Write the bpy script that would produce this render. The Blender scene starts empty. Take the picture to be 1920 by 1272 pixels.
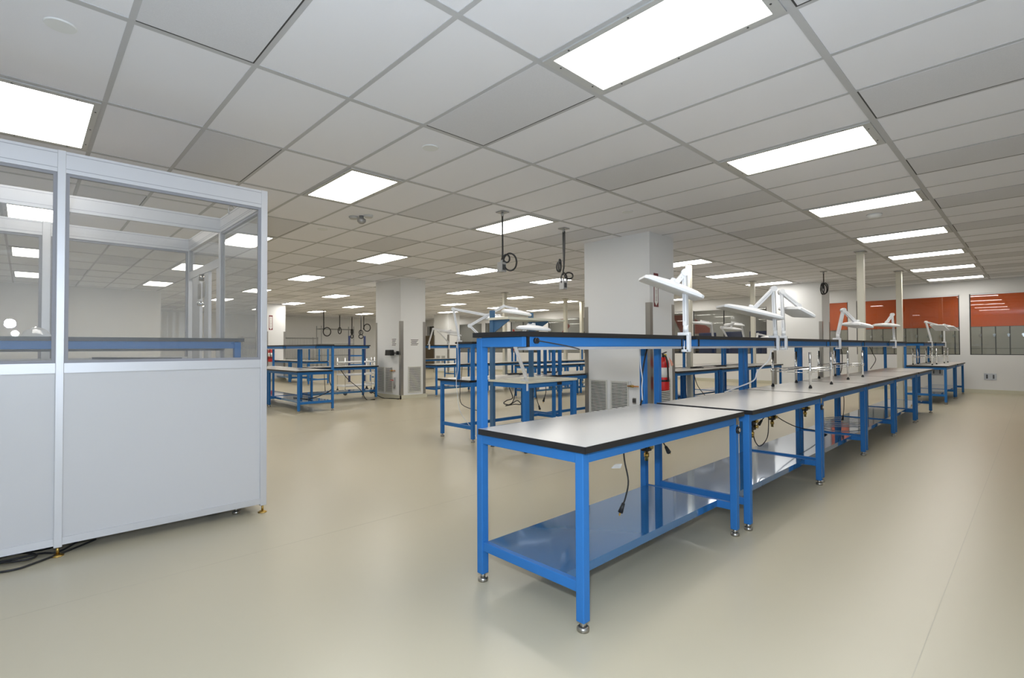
import bpy, bmesh, math, random
from mathutils import Vector, Matrix
random.seed(7)
PI = math.pi
sc = bpy.context.scene
COL = sc.collection
# ------------------------------------------------------------------ camera, world, flash, exposure
CAMH = 1.25
CEIL = 2.9835
yaw, pitch, roll = 0.804306, 0.017202, -0.0045357
F = Vector((-math.sin(yaw)*math.cos(pitch), math.cos(yaw)*math.cos(pitch), math.sin(pitch)))
R0 = Vector((math.cos(yaw), math.sin(yaw), 0)); U0 = R0.cross(F)
R = math.cos(roll)*R0 + math.sin(roll)*U0; U = -math.sin(roll)*R0 + math.cos(roll)*U0
cd = bpy.data.cameras.new('camera'); cam = bpy.data.objects.new('camera', cd); COL.objects.link(cam)
M3 = Matrix((R, U, -F)).transposed()
cam.matrix_world = Matrix.Translation((0, 0, CAMH)) @ M3.to_4x4()
cd.sensor_width = 36; cd.lens = 950.234*36/1920; cd.clip_start = 0.02; cd.clip_end = 200
sc.camera = cam
w = bpy.data.worlds.new('world'); sc.world = w; w.use_nodes = True
w.node_tree.nodes['Background'].inputs[0].default_value = (0.8, 0.9, 1, 1)
w.node_tree.nodes['Background'].inputs[1].default_value = 0.0
sc.view_settings.view_transform = 'Standard'; sc.view_settings.look = 'None'
sc.view_settings.gamma = 1; sc.view_settings.use_curve_mapping = False
sc.view_settings.exposure = 0.0
CEIL_LIGHT = 13.0           # radiance of the ceiling lamp diffusers
FLASH_W = 245.0            # the photographer's flash, mounted above the lens
fl = bpy.data.lights.new('flash', 'POINT'); fl.shadow_soft_size = 0.05; fl.energy = FLASH_W
fl.color = (0.71, 0.83, 1.0)
fo = bpy.data.objects.new('flash', fl); COL.objects.link(fo)
fo.location = (0.06, -0.12, 1.56)

# ------------------------------------------------------------------ materials
MT = {}
def mat(name, col, rough=0.5, metal=0.0, coat=0.0, emit=None, spec=0.5, bump=None, var=None):
    m = bpy.data.materials.new(name); m.use_nodes = True; nt = m.node_tree; b = nt.nodes['Principled BSDF']
    b.inputs['Base Color'].default_value = (*col, 1); b.inputs['Roughness'].default_value = rough
    b.inputs['Metallic'].default_value = metal; b.inputs['Coat Weight'].default_value = coat
    b.inputs['Coat Roughness'].default_value = 0.05; b.inputs['Specular IOR Level'].default_value = spec
    if emit:
        b.inputs['Emission Color'].default_value = (*emit[0], 1); b.inputs['Emission Strength'].default_value = emit[1]
    if var or bump:
        tc = nt.nodes.new('ShaderNodeTexCoord'); nz = nt.nodes.new('ShaderNodeTexNoise')
        nt.links.new(tc.outputs['Object'], nz.inputs['Vector'])
        nz.inputs['Scale'].default_value = (bump or var)[0]; nz.inputs['Detail'].default_value = 4
        if var:
            mx = nt.nodes.new('ShaderNodeMix'); mx.data_type = 'RGBA'
            nt.links.new(nz.outputs['Fac'], mx.inputs['Factor'])
            mx.inputs['A'].default_value = (*[c*(1-var[1]) for c in col], 1)
            mx.inputs['B'].default_value = (*[min(1, c*(1+var[1])) for c in col], 1)
            nt.links.new(mx.outputs['Result'], b.inputs['Base Color'])
        if bump:
            bp = nt.nodes.new('ShaderNodeBump'); bp.inputs['Strength'].default_value = bump[1]
            bp.inputs['Distance'].default_value = 0.002
            nt.links.new(nz.outputs['Fac'], bp.inputs['Height']); nt.links.new(bp.outputs['Normal'], b.inputs['Normal'])
    MT[name] = m; return m
def glass(name, tint, ior=1.5, haze=0.0):
    m = bpy.data.materials.new(name); m.use_nodes = True; nt = m.node_tree
    for n in list(nt.nodes): nt.nodes.remove(n)
    o = nt.nodes.new('ShaderNodeOutputMaterial'); tr = nt.nodes.new('ShaderNodeBsdfTransparent')
    gl = nt.nodes.new('ShaderNodeBsdfGlossy'); fr = nt.nodes.new('ShaderNodeFresnel'); mx = nt.nodes.new('ShaderNodeMixShader')
    tr.inputs[0].default_value = (*tint, 1); gl.inputs['Roughness'].default_value = 0.0; 
    ge = nt.nodes.new('ShaderNodeNewGeometry'); io = nt.nodes.new('ShaderNodeMix')
    io.inputs['A'].default_value = ior; io.inputs['B'].default_value = 1/ior
    nt.links.new(ge.outputs['Backfacing'], io.inputs['Factor']); nt.links.new(io.outputs['Result'], fr.inputs[0])
    gl.inputs['Color'].default_value = (1, 1, 1, 1)
    nt.links.new(fr.outputs[0], mx.inputs[0]); nt.links.new(tr.outputs[0], mx.inputs[1]); nt.links.new(gl.outputs[0], mx.inputs[2])
    last = mx
    if haze:
        df = nt.nodes.new('ShaderNodeBsdfDiffuse'); df.inputs[0].default_value = (.8, .82, .84, 1)
        m2 = nt.nodes.new('ShaderNodeMixShader'); m2.inputs[0].default_value = haze
        nt.links.new(mx.outputs[0], m2.inputs[1]); nt.links.new(df.outputs[0], m2.inputs[2]); last = m2
    nt.links.new(last.outputs[0], o.inputs[0]); MT[name] = m; return m
mat('floor', (0.495, 0.445, 0.322), 0.32, spec=0.45, var=(0.6, 0.02))
mat('ceiling_tile', (0.84, 0.84, 0.88), 0.9, spec=0.1, bump=(160, 0.15))
mat('seam', (0.45, 0.41, 0.31), 0.4)
mat('wallpale', (0.88, 0.88, 0.87), 0.7, spec=0.2)
mat('grid', (0.52, 0.52, 0.53), 0.6, spec=0.2)
mat('vent', (0.69, 0.69, 0.72), 0.8, spec=0.2, var=(300, 0.12))
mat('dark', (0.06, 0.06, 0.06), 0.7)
mat('wall', (0.76, 0.76, 0.75), 0.7, spec=0.2)
mat('pillar', (0.78, 0.79, 0.79), 0.7, spec=0.2)
mat('plinth', (0.58, 0.56, 0.44), 0.5)
mat('blue', (0.032, 0.165, 0.440), 0.42, spec=0.16)
mat('blueshelf', (0.045, 0.18, 0.40), 0.07, metal=0.30, coat=0.7, spec=0.5)
mat('greyblue', (0.06, 0.15, 0.28), 0.35)
mat('black', (0.012, 0.012, 0.013), 0.45)
mat('rubber', (0.015, 0.015, 0.016), 0.5)
mat('laminate', (0.66, 0.64, 0.60), 0.24, spec=0.5)
mat('cream', (0.74, 0.72, 0.60), 0.4)
mat('riserlam', (0.10, 0.085, 0.06), 0.35)
mat('steel', (0.40, 0.38, 0.34), 0.3, metal=1.0)
mat('guard', (0.40, 0.39, 0.37), 0.3, metal=0.9)
mat('chrome', (0.80, 0.80, 0.80), 0.10, metal=1.0)
mat('brass', (0.55, 0.36, 0.10), 0.3, metal=1.0)
mat('copper', (0.55, 0.25, 0.10), 0.35, metal=0.8)
mat('alu', (0.62, 0.62, 0.63), 0.42, metal=0.35, spec=0.5)
mat('gasket', (0.30, 0.30, 0.32), 0.6)
mat('boothpanel', (0.59, 0.585, 0.585), 0.38, spec=0.4)
mat('whiteplastic', (0.76, 0.77, 0.78), 0.35)
mat('lampgrey', (0.42, 0.43, 0.45), 0.4)
mat('grille', (0.66, 0.66, 0.62), 0.5)
mat('red', (0.55, 0.012, 0.012), 0.3, coat=0.3)
mat('redplastic', (0.55, 0.04, 0.02), 0.4)
mat('maroon', (0.16, 0.012, 0.02), 0.5)
mat('paper', (0.80, 0.80, 0.78), 0.7)
mat('pinktag', (0.85, 0.42, 0.32), 0.7)
mat('yellow', (0.7, 0.5, 0.05), 0.5)
mat('ink', (0.05, 0.05, 0.06), 0.7)
mat('pole', (0.68, 0.66, 0.56), 0.45)
mat('orange', (0.85, 0.15, 0.02), 0.7)
mat('pink', (0.36, 0.11, 0.09), 0.7)
mat('teal', (0.03, 0.20, 0.17), 0.7)
mat('locker', (0.44, 0.44, 0.38), 0.45)
mat('lockgap', (0.10, 0.10, 0.085), 0.6)
mat('corridor', (0.55, 0.54, 0.50), 0.7)
mat('brown', (0.12, 0.09, 0.05), 0.6)
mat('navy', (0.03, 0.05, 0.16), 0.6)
mat('rackgrey', (0.42, 0.43, 0.43), 0.4, metal=0.3)
mat('winframe', (0.62, 0.61, 0.56), 0.5)
mat('winblack', (0.04, 0.04, 0.04), 0.5)
mat('boxgrey', (0.40, 0.40, 0.40), 0.4, metal=0.5)
mat('diffuser', (0.8, 0.8, 0.8), 0.5, emit=((1.0, 0.96, 0.90), CEIL_LIGHT))
mat('lampframe', (0.52, 0.52, 0.51), 0.45)
glass('boothglass', (0.91, 0.91, 0.90), 1.45, 0.05)
glass('windowglass', (0.82, 0.83, 0.82), 1.5, 0.0)
glass('plasticbag', (0.95, 0.95, 0.95), 1.5, 0.30)

# ------------------------------------------------------------------ mesh helpers
class MB:
    def __init__(s, o=(0, 0, 0)): s.v = []; s.f = []; s.m = []; s.sm = []; s.o = Vector(o)
    def add(s, vs, fs, m=0, smooth=False):
        n = len(s.v); s.v += [Vector(v)-s.o for v in vs]
        for f in fs: s.f.append([i+n for i in f]); s.m.append(m); s.sm.append(smooth)
        return s
    def box(s, x0, x1, y0, y1, z0, z1, m=0):
        vs = [(x, y, z) for z in (z0, z1) for y in (y0, y1) for x in (x0, x1)]
        return s.add(vs, [(0, 2, 3, 1), (4, 5, 7, 6), (0, 1, 5, 4), (2, 6, 7, 3), (0, 4, 6, 2), (1, 3, 7, 5)], m)
    def bar(s, p, q, wd, ht, m=0, up=(0, 0, 1)):
        p = Vector(p); q = Vector(q); d = (q-p).normalized(); u = Vector(up)
        if abs(d.dot(u)) > 0.99: u = Vector((1, 0, 0))
        a = d.cross(u).normalized()*wd/2; b = a.cross(d).normalized()*ht/2
        vs = [p-a-b, p+a-b, p+a+b, p-a+b, q-a-b, q+a-b, q+a+b, q-a+b]
        return s.add(vs, [(3, 2, 1, 0), (4, 5, 6, 7), (0, 1, 5, 4), (1, 2, 6, 5), (2, 3, 7, 6), (3, 0, 4, 7)], m)
    def cyl(s, p, q, r, r2=None, n=12, m=0):
        p = Vector(p); q = Vector(q); d = (q-p).normalized(); u = Vector((0, 0, 1)) if abs(d.z) < .9 else Vector((1, 0, 0))
        a = d.cross(u).normalized(); b = a.cross(d).normalized(); r2 = r if r2 is None else r2
        vs = []
        for c, rr in ((p, r), (q, r2)):
            vs += [c+a*math.cos(2*PI*i/n)*rr+b*math.sin(2*PI*i/n)*rr for i in range(n)]
        s.add(vs, [(i, n+i, n+(i+1) % n, (i+1) % n) for i in range(n)], m, True)
        return s.add(vs, [tuple(range(n)), tuple(range(2*n-1, n-1, -1))], m)
    def lathe(s, prof, c=(0, 0, 0), n=20, m=0):
        c = Vector(c); vs = []
        for r, z in prof: vs += [c+Vector((r*math.cos(2*PI*i/n), r*math.sin(2*PI*i/n), z)) for i in range(n)]
        fs = []
        for k in range(len(prof)-1):
            fs += [(k*n+i, k*n+(i+1) % n, (k+1)*n+(i+1) % n, (k+1)*n+i) for i in range(n)]
        s.add(vs, fs, m, True)
        return s.add(vs, [tuple(range(n-1, -1, -1)), tuple(range((len(prof)-1)*n, len(prof)*n))], m)
    def tube(s, pts, r, n=6, m=0, sub=5):
        P = [Vector(p) for p in pts]
        if sub > 1 and len(P) > 2:
            Q = []
            for i in range(len(P)-1):
                a = P[max(i-1, 0)]; b = P[i]; c = P[i+1]; d = P[min(i+2, len(P)-1)]
                for k in range(sub):
                    t = k/sub
                    Q.append(0.5*((2*b)+(c-a)*t+(2*a-5*b+4*c-d)*t*t+(3*b-a-3*c+d)*t**3))
            P = Q+[P[-1]]
        T = [(P[min(i+1, len(P)-1)]-P[max(i-1, 0)]).normalized() for i in range(len(P))]
        u = Vector((0, 0, 1)) if abs(T[0].z) < .9 else Vector((1, 0, 0)); a = T[0].cross(u).normalized()
        vs = []
        for i, p in enumerate(P):
            a = (a-T[i]*a.dot(T[i])).normalized(); b = T[i].cross(a)
            vs += [p+a*math.cos(2*PI*k/n)*r+b*math.sin(2*PI*k/n)*r for k in range(n)]
        fs = [(i*n+k, i*n+(k+1) % n, (i+1)*n+(k+1) % n, (i+1)*n+k) for i in range(len(P)-1) for k in range(n)]
        s.add(vs, fs, m, True)
        return s.add(vs, [tuple(range(n-1, -1, -1)), tuple(range((len(P)-1)*n, len(P)*n))], m)
    def prism(s, poly, d, m=0):     # poly: 3D points in a plane, d: extrusion vector
        d = Vector(d); n = len(poly); vs = [Vector(p) for p in poly]+[Vector(p)+d for p in poly]
        return s.add(vs, [tuple(range(n-1, -1, -1)), tuple(range(n, 2*n))]+[(i, (i+1) % n, n+(i+1) % n, n+i) for i in range(n)], m)
    def build(s, name, mats, parent=None, bevel=0):
        me = bpy.data.meshes.new(name); me.from_pydata([tuple(v) for v in s.v], [], s.f)
        mats = mats if isinstance(mats, (list, tuple)) else [mats]
        for k in mats: me.materials.append(MT[k])
        me.polygons.foreach_set('material_index', s.m); me.polygons.foreach_set('use_smooth', s.sm)
        bm = bmesh.new(); bm.from_mesh(me); bmesh.ops.remove_doubles(bm, verts=bm.verts, dist=1e-6)
        bmesh.ops.recalc_face_normals(bm, faces=bm.faces); bm.to_mesh(me); bm.free(); me.update()
        o = bpy.data.objects.new(name, me); COL.objects.link(o)
        if parent: o.parent = parent
        else: o.location = s.o
        if bevel:
            b = o.modifiers.new('bevel', 'BEVEL'); b.width = bevel; b.segments = 2; b.limit_method = 'ANGLE'; b.angle_limit = 0.6
        return o
def tag(o, label, cat=None, group=None, kind=None):
    if label: o['label'] = label
    if cat: o['category'] = cat
    if group: o['group'] = group
    if kind: o['kind'] = kind
    return o
def thing(name, label, cat, loc=(0, 0, 0), rz=0, group=None):
    o = bpy.data.objects.new(name, None); COL.objects.link(o); o.location = loc; o.rotation_euler = (0, 0, rz)
    o.empty_display_size = 0.1
    return tag(o, label, cat, group)
def copy_tree(o, parent=None):
    c = o.copy(); COL.objects.link(c)
    if parent is not None: c.parent = parent
    for ch in list(o.children): copy_tree(ch, c)
    return c
def struct(o, label): return tag(o, label, None, None, 'structure')
ORD = ['first', 'second', 'third', 'fourth', 'fifth', 'sixth', 'seventh', 'eighth', 'ninth', 'tenth', 'eleventh', 'twelfth']

def seen(p, mx=140, my=120):
    v = Vector(p)-Vector((0, 0, CAMH)); d = v.dot(F)
    if d < 0.1: return False
    x = 960+950.234*v.dot(R)/d; y = 636-950.234*v.dot(U)/d
    return -mx < x < 1920+mx and -my < y < 1272+my

# ------------------------------------------------------------------ room shell
XL, XR, YB, YF = -27.6, 2.6, -4.2, 18.1
struct(MB().box(XL-.2, XR+.2, YB-.2, YF+2.6, -0.1, 0).build('floor', 'floor'), 'smooth pale cream vinyl floor')
seam = MB()
for x in (-19.6, -17.6, -15.6, -13.6, -9.6, -7.6, -3.35, -0.35): seam.box(x-.002, x+.002, YB, YF, 0.0, 0.0004)
struct(seam.build('trim_1', 'seam'), 'thin welded seams in the vinyl floor')
struct(MB().box(XL-.2, XR+.2, YB-.2, YF+.1, CEIL, CEIL+.08).build('ceiling', 'ceiling_tile'), 'white lay-in tile ceiling')
X0, Y0, TX, TY = -0.8504, 0.39316, 1.2192, 0.6096
def cell(j, i): return (X0-(j+1)*TX, X0-j*TX, Y0+i*TY, Y0+(i+1)*TY)
g = MB()
for j in range(-2, 23):
    x = X0-j*TX
    if XL < x < XR: g.box(x-.021, x+.021, YB, YF, CEIL-.004, CEIL)
for i in range(-7, 30):
    y = Y0+i*TY
    if YB < y < YF: g.box(XL, XR, y-.015, y+.015, CEIL-.0035, CEIL)
struct(g.build('ceiling_grid', 'grid'), 'pale grey metal grid of the tile ceiling')
struct(MB().box(XL-.15, XL, YB, YF, 0, CEIL).build('wall_left', 'wallpale'), 'pale grey end wall far behind the wire racks')
struct(MB().box(XR, XR+.15, YB, YF, 0, CEIL).build('wall_right', 'wall'), 'white side wall')
struct(MB().box(XL-.15, XR+.15, YB-.15, YB, 0, CEIL).build('wall_back', 'wall'), 'white wall')
struct(MB().box(-18.4, -18.25, YB, 2.95, 0, CEIL).build('wall_partition', 'wallpale'), 'white partition wall seen through the booth glass')
# far wall with window openings
ZB, ZT = 1.005, 2.62
WIN = [(-26.4, -24.6), (-23.3, -21.2), (-20.9, -19.4), (-18.9, -16.9), (-16.3, -13.9), (-13.7, -11.8), (-11.4, -9.15), (-8.99, -6.37), (-5.3, -4.02), (-3.80, -1.46), (-1.26, 1.9)]
fw = MB()
fw.box(XL, XR, YF, YF+.14, 0, ZB); fw.box(XL, XR, YF, YF+.14, ZT, CEIL)
xs = XL
for a, b in WIN: fw.box(xs, a, YF, YF+.14, ZB, ZT); xs = b
fw.box(xs, XR, YF, YF+.14, ZB, ZT)
struct(fw.build('wall_front', 'wall'), 'cream wall with a row of corridor windows')
struct(MB().box(XL, XR, YF-.012, YF, 0, .10).build('baseboard_front', 'plinth'), 'cream cove base along the window wall')
WN = ['far window at the far end of the wall', 'dark window beyond the white pillar', 'corridor window seen above the far risers', 'corridor window with grey blind', 'corridor window with a thin red arrow', 'corridor window beside the big pillar', 'corridor window with a brown red arrow behind it', 'wide window with navy chairs behind it', 'window beside the far right pillar', 'window with orange wall and lockers behind the far lamps', 'big right window with orange wall reflecting lamps']
for k, (a, b) in enumerate(WIN):
    m = MB()
    for x in (a, b-.022): m.box(x, x+.022, YF+.02, YF+.06, ZB, ZT)
    m.box(a, b, YF+.02, YF+.06, ZB, ZB+.018); m.box(a, b, YF+.02, YF+.06, ZT-.03, ZT, 1)
    if k in (3, 5, 7): m.box((a*.56+b*.44)-.012, (a*.56+b*.44)+.012, YF+.02, YF+.06, ZB, ZT)
    fr = struct(m.build('window_%d' % (k+1), ['winblack', 'whiteplastic']), WN[k])
    MB().box(a+.02, b-.02, YF+.035, YF+.043, ZB+.016, ZT-.03).build('window_pane', 'windowglass', fr)
# corridor behind the windows
cz = MB().box(XL, XR, 20.3, 20.4, 0, CEIL)
struct(cz.build('wall_corridor', 'corridor'), 'grey corridor wall behind the windows')
struct(MB().box(-5.4, XR, 20.27, 20.299, 1.80, CEIL).build('trim_2', 'orange'), 'bright orange band painted above the lockers')
struct(MB().box(XL, XR, YF+.14, 20.4, CEIL, CEIL+.08).build('ceiling_corridor', 'ceiling_tile'), 'corridor ceiling')
for k, x in enumerate((-25.0, -21.0, -17.0, -13.0, -9.0, -4.6, -1.2, 1.4)):
    t = thing('corridor_light', 'corridor ceiling light behind the window wall, %s from the far end' % ORD[k], 'light', (x, 19.2, CEIL), 0, 'corridor lights')
    MB((x, 19.2, CEIL)).box(x-.6, x+.6, 18.98, 19.42, CEIL-.03, CEIL-.002).build('frame', 'lampframe', t)
    MB((x, 19.2, CEIL)).box(x-.55, x+.55, 19.02, 19.38, CEIL-.034, CEIL-.031).build('diffuser', 'diffuser', t)
ar = MB()
ar.prism([(-11.0, 20.28, 2.62), (-10.3, 20.28, 2.62), (-9.35, 20.28, 2.02), (-9.35, 20.28, 1.80), (-10.6, 20.28, 1.80)], (0, .018, 0))
tag(ar.build('wall_graphic', 'pink'), 'brown red arrow shape on the corridor wall beside the big pillar', 'wall graphic')
ar = MB(); ar.prism([(-17.4, 20.28, 2.75), (-17.15, 20.28, 2.75), (-16.75, 20.28, 2.36), (-17.15, 20.28, 1.95), (-17.4, 20.28, 1.95), (-17.0, 20.28, 2.36)], (0, .018, 0))
tag(ar.build('wall_graphic', 'pink'), 'thin dull red chevron on the corridor wall', 'wall graphic')
ar = MB(); ar.prism([(-21.2, 20.28, 2.3), (-20.9, 20.28, 2.3), (-20.4, 20.28, 1.55), (-20.8, 20.28, 1.1), (-21.0, 20.28, 1.1), (-20.7, 20.28, 1.55)], (0, .018, 0))
tag(ar.build('wall_graphic', 'redplastic'), 'small red stroke on the corridor wall behind the blue posts', 'wall graphic')
ar = MB(); ar.prism([(-18.4, 20.28, 1.4), (-17.5, 20.28, 1.4), (-17.5, 20.28, .9), (-18.4, 20.28, .9)], (0, .018, 0))
tag(ar.build('wall_graphic', 'teal'), 'dark teal square on the corridor wall', 'wall graphic')
# lockers
proto = None
for k in range(22):
    x = -4.62+k*.291
    if x > 1.6: break
    if proto is None:
        proto = t = thing('locker', '', 'locker', (x, 20.27, 0), 0, 'grey corridor lockers')
        MB().box(0, .289, -.40, 0, .10, 1.80).build('body', 'lockgap', t)
        for z0, z1 in ((.12, 1.16), (1.17, 1.79)):
            d = MB().box(.012, .277, -.415, -.401, z0, z1).build('door', 'locker', t)
        lk = MB(); lk.cyl((.265, -.415, 1.56), (.265, -.45, 1.56), .03); lk.box(.245, .285, -.44, -.417, 1.50, 1.55)
        lk.build('padlock', 'chrome', t)
    else:
        t = copy_tree(proto); t.location = (x, 20.27, 0)
    t['label'] = 'grey two-door locker below the orange band, %s from the left' % (ORD+['thirteenth', 'fourteenth', 'fifteenth', 'sixteenth', 'seventeenth', 'eighteenth', 'nineteenth', 'twentieth', 'twenty-first', 'twenty-second'])[k]
# things seen dimly through the left windows
for k, (x, wd, mt, h, lab) in enumerate([(-9.0, .7, 'navy', 1.80, 'navy chair back behind the window, left of three'), (-8.0, .7, 'navy', 1.82, 'navy chair back behind the window, middle of three'), (-7.0, .8, 'navy', 1.82, 'navy chair back behind the window, right of three')]):
    t = thing('office_chair', lab, 'chair', (x, 19.3, 0), 0, 'navy corridor chairs')
    b = MB((x, 19.3, 0)); b.box(x-wd/2, x+wd/2, 19.28, 19.34, .95, h); b.build('backrest', mt, t, .03)
    b = MB((x, 19.3, 0)); b.box(x-wd/2, x+wd/2, 18.85, 19.3, .52, .60); b.build('seat', mt, t, .03)
    b = MB((x, 19.3, 0)); b.cyl((x, 19.1, .03), (x, 19.1, .53), .03); b.box(x-.02, x+.02, 19.28, 19.32, .58, .97)
    for q in range(5): b.bar((x, 19.1, .04), (x+.28*math.cos(q*1.257), 19.1+.28*math.sin(q*1.257), .03), .04, .03)
    b.build('pedestal', 'black', t)
t = thing('picture_frame', 'dark framed poster on the corridor wall left of the big pillar', 'picture', (-14.6, 20.28, 1.7))
MB((-14.6, 20.28, 1.7)).box(-15.9, -13.4, 20.26, 20.299, 1.15, 2.05).build('frame', 'brown', t)
MB((-14.6, 20.28, 1.7)).box(-15.75, -13.55, 20.254, 20.259, 1.27, 1.93).build('print', 'maroon', t)
t = thing('notice_board', 'dark brown board on the corridor wall right of the big pillar', 'board', (-10.2, 20.28, 1.5))
MB((-10.2, 20.28, 1.5)).box(-11.2, -9.2, 20.262, 20.299, 1.0, 1.62).build('frame', 'black', t)
MB((-10.2, 20.28, 1.5)).box(-11.12, -9.28, 20.256, 20.261, 1.06, 1.56).build('panel', 'brown', t)
t = thing('corridor_cabinet', 'white corridor cabinet with a brown open door behind the window', 'cabinet', (-18.8, 19.6, 0))
MB((-18.8, 19.6, 0)).box(-19.4, -18.2, 19.4, 19.9, 0, 2.2).build('body', 'corridor', t)
MB((-18.8, 19.6, 0)).box(-18.2, -18.0, 19.0, 19.4, 0.02, 2.18).build('door', 'brown', t)
tag(MB((-24.5, 18.0, 0)).box(-26.3, -24.7, 17.75, 18.09, .1, 2.0).build('equipment_cabinet', 'brown'), 'olive brown tall cabinet left of the far white pillar', 'cabinet')

# ------------------------------------------------------------------ pillars
def pillar(name_lab, cx, cy, wx=1.22, wy=.72):    # cx, cy: near right corner
    p = struct(MB((cx, cy, 0)).box(cx-wx, cx, cy, cy+wy, 0, CEIL).build('column', 'pillar'), name_lab)
    o = (cx, cy, 0)
    MB(o).box(cx-wx-.03, cx+.03, cy-.03, cy-.001, 0, .09).box(cx+.001, cx+.03, cy-.03, cy+wy+.03, 0, .09).box(cx-wx-.03, cx-wx-.001, cy-.03, cy+wy+.03, 0, .09).build('plinth', 'plinth', p)
    for x, y, sx, sy in ((cx, cy, 1, -1), (cx-wx, cy, -1, -1), (cx, cy+wy, 1, 1)):
        m = MB(o); a = .075
        m.box(min(x, x-sx*a), max(x, x-sx*a), min(y, y+sy*.004), max(y, y+sy*.004), .095, 1.92)
        m.box(min(x, x+sx*.004), max(x, x+sx*.004), min(y+sy*.004, y-sy*a), max(y+sy*.004, y-sy*a), .095, 1.92)
        m.build('corner_guard', 'guard', p)
    return p
def grille(p, o, face, c, a0, a1, z0, z1, n):
    m = MB(o)
    if face == 'y':
        m.box(a0, a1, c-.004, c-.001, z0, z1, 1)
        e = .022
        for u, v, s, t in ((a0-e, a0, z0-e, z1+e), (a1, a1+e, z0-e, z1+e), (a0, a1, z0-e, z0), (a0, a1, z1, z1+e)): m.box(u, v, c-.014, c-.001, s, t)
        for k in range(n):
            z = z0+(k+.5)*(z1-z0)/n; h = (z1-z0)/n*.25
            m.prism([(a0, c-.004, z+h), (a0, c-.014, z-h*.2), (a0, c-.014, z-h), (a0, c-.004, z+h*.2)], (a1-a0, 0, 0))
    else:
        m.box(c+.001, c+.004, a0, a1, z0, z1, 1); e = .022
        for u, v, s, t in ((a0-e, a0, z0-e, z1+e), (a1, a1+e, z0-e, z1+e), (a0, a1, z0-e, z0), (a0, a1, z1, z1+e)): m.box(c+.001, c+.014, u, v, s, t)
        for k in range(n):
            z = z0+(k+.5)*(z1-z0)/n; h = (z1-z0)/n*.25
            m.prism([(c+.004, a0, z+h), (c+.014, a0, z-h*.2), (c+.014, a0, z-h), (c+.004, a0, z+h*.2)], (0, a1-a0, 0))
    return m.build('vent_grille', ['grille', 'dark'], p)
CA = (-4.01, 6.72); CB = (-10.87, 6.67); CC = (-20.5, 6.67); CD = (-3.985, 15.3); CE = (-20.5, 15.3)
pA = pillar('big white square pillar behind the front bench row', *CA)
grille(pA, (CA[0], CA[1], 0), 'y', CA[1], -5.105, -4.81, .20, .705, 20)
grille(pA, (CA[0], CA[1], 0), 'y', CA[1], -4.70, -4.41, .20, .70, 20)
grille(pA, (CA[0], CA[1], 0), 'x', CA[0], 6.86, 7.28, .20, .74, 20)
pB = pillar('white pillar with a black scanner box and paper notices', *CB)
grille(pB, (CB[0], CB[1], 0), 'y', CB[1], -11.98, -11.66, .14, .75, 22)
grille(pB, (CB[0], CB[1], 0), 'y', CB[1], -11.58, -11.26, .14, .75, 22)
grille(pB, (CB[0], CB[1], 0), 'x', CB[0], 6.90, 7.24, .16, .77, 22)
pC = pillar('white pillar beside the booth with the far extinguisher', *CC)
pD = pillar('far white pillar before the orange windows', *CD)
pE = pillar('most distant white pillar, near the window wall', *CE)
grille(pE, (CE[0], CE[1], 0), 'y', CE[1], -21.5, -21.2, .5, .85, 12)
grille(pE, (CE[0], CE[1], 0), 'y', CE[1], -21.05, -20.75, .5, .85, 12)

# ------------------------------------------------------------------ ceiling lights
CN = {0: 'above the front bench row', 3: 'passing left of the big pillar', 6: 'over the middle aisle', 9: 'passing left of the scanner pillar', 12: 'over the far aisle', 15: 'before the far extinguisher pillar', 18: 'beyond the extinguisher pillar', 21: 'above the wire racks', -3: 'at the right side wall'}
LP = None
for j in range(0, 22, 3):
    q = 0
    for i in range(-1, 30, 4):
        i2 = i                        # rows -9, -5, -1, 3 ... 27
        a, b, c, d = cell(j, i2)
        if c < YB+.1 or d > YF-.1 or a < XL+.1 or b > XR: continue
        cx, cy = (a+b)/2, (c+d)/2
        if j == 0 and i2 < 0: continue
        hidden = abs(cx-(CA[0]-.6)) < 1.1 and abs(cy-(CA[1]+.36)) < .7
        if hidden: continue
        if LP is None:
            LP = t = thing('ceiling_light', '', 'ceiling light', (cx, cy, CEIL), 0)
            m = MB(); hx, hy = TX/2-.022, TY/2-.017; ix, iy = TX/2-.078, TY/2-.055
            m.box(-hx, -ix, -hy, hy, -.012, -.0005).box(ix, hx, -hy, hy, -.012, -.0005).box(-ix, ix, -hy, -iy, -.012, -.0005).box(-ix, ix, iy, hy, -.012, -.0005)
            for sx in (-1, 1):
                for y in (-.16, .16): m.cyl((sx*(ix+.022), y, -.0145), (sx*(ix+.022), y, -.012), .006, n=8, m=1)
            for sy in (-1, 1):
                for x in (-.4, 0, .4): m.cyl((x, sy*(iy+.02), -.0145), (x, sy*(iy+.02), -.012), .006, n=8, m=1)
            m.build('frame', ['lampframe', 'dark'], t)
            MB().box(-ix, ix, -iy, iy, -.007, -.0006).build('diffuser', 'diffuser', t)
        else:
            t = copy_tree(LP); t.location = (cx, cy, CEIL)
        vis = seen((cx, cy, CEIL))
        if vis: q += 1
        t['label'] = ('lit ceiling light, %s from the camera, row %s' % (ORD[q-1], CN[j])) if vis else 'lit white ceiling light outside the picture'
        t['group'] = 'lit ceiling lights'
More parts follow.
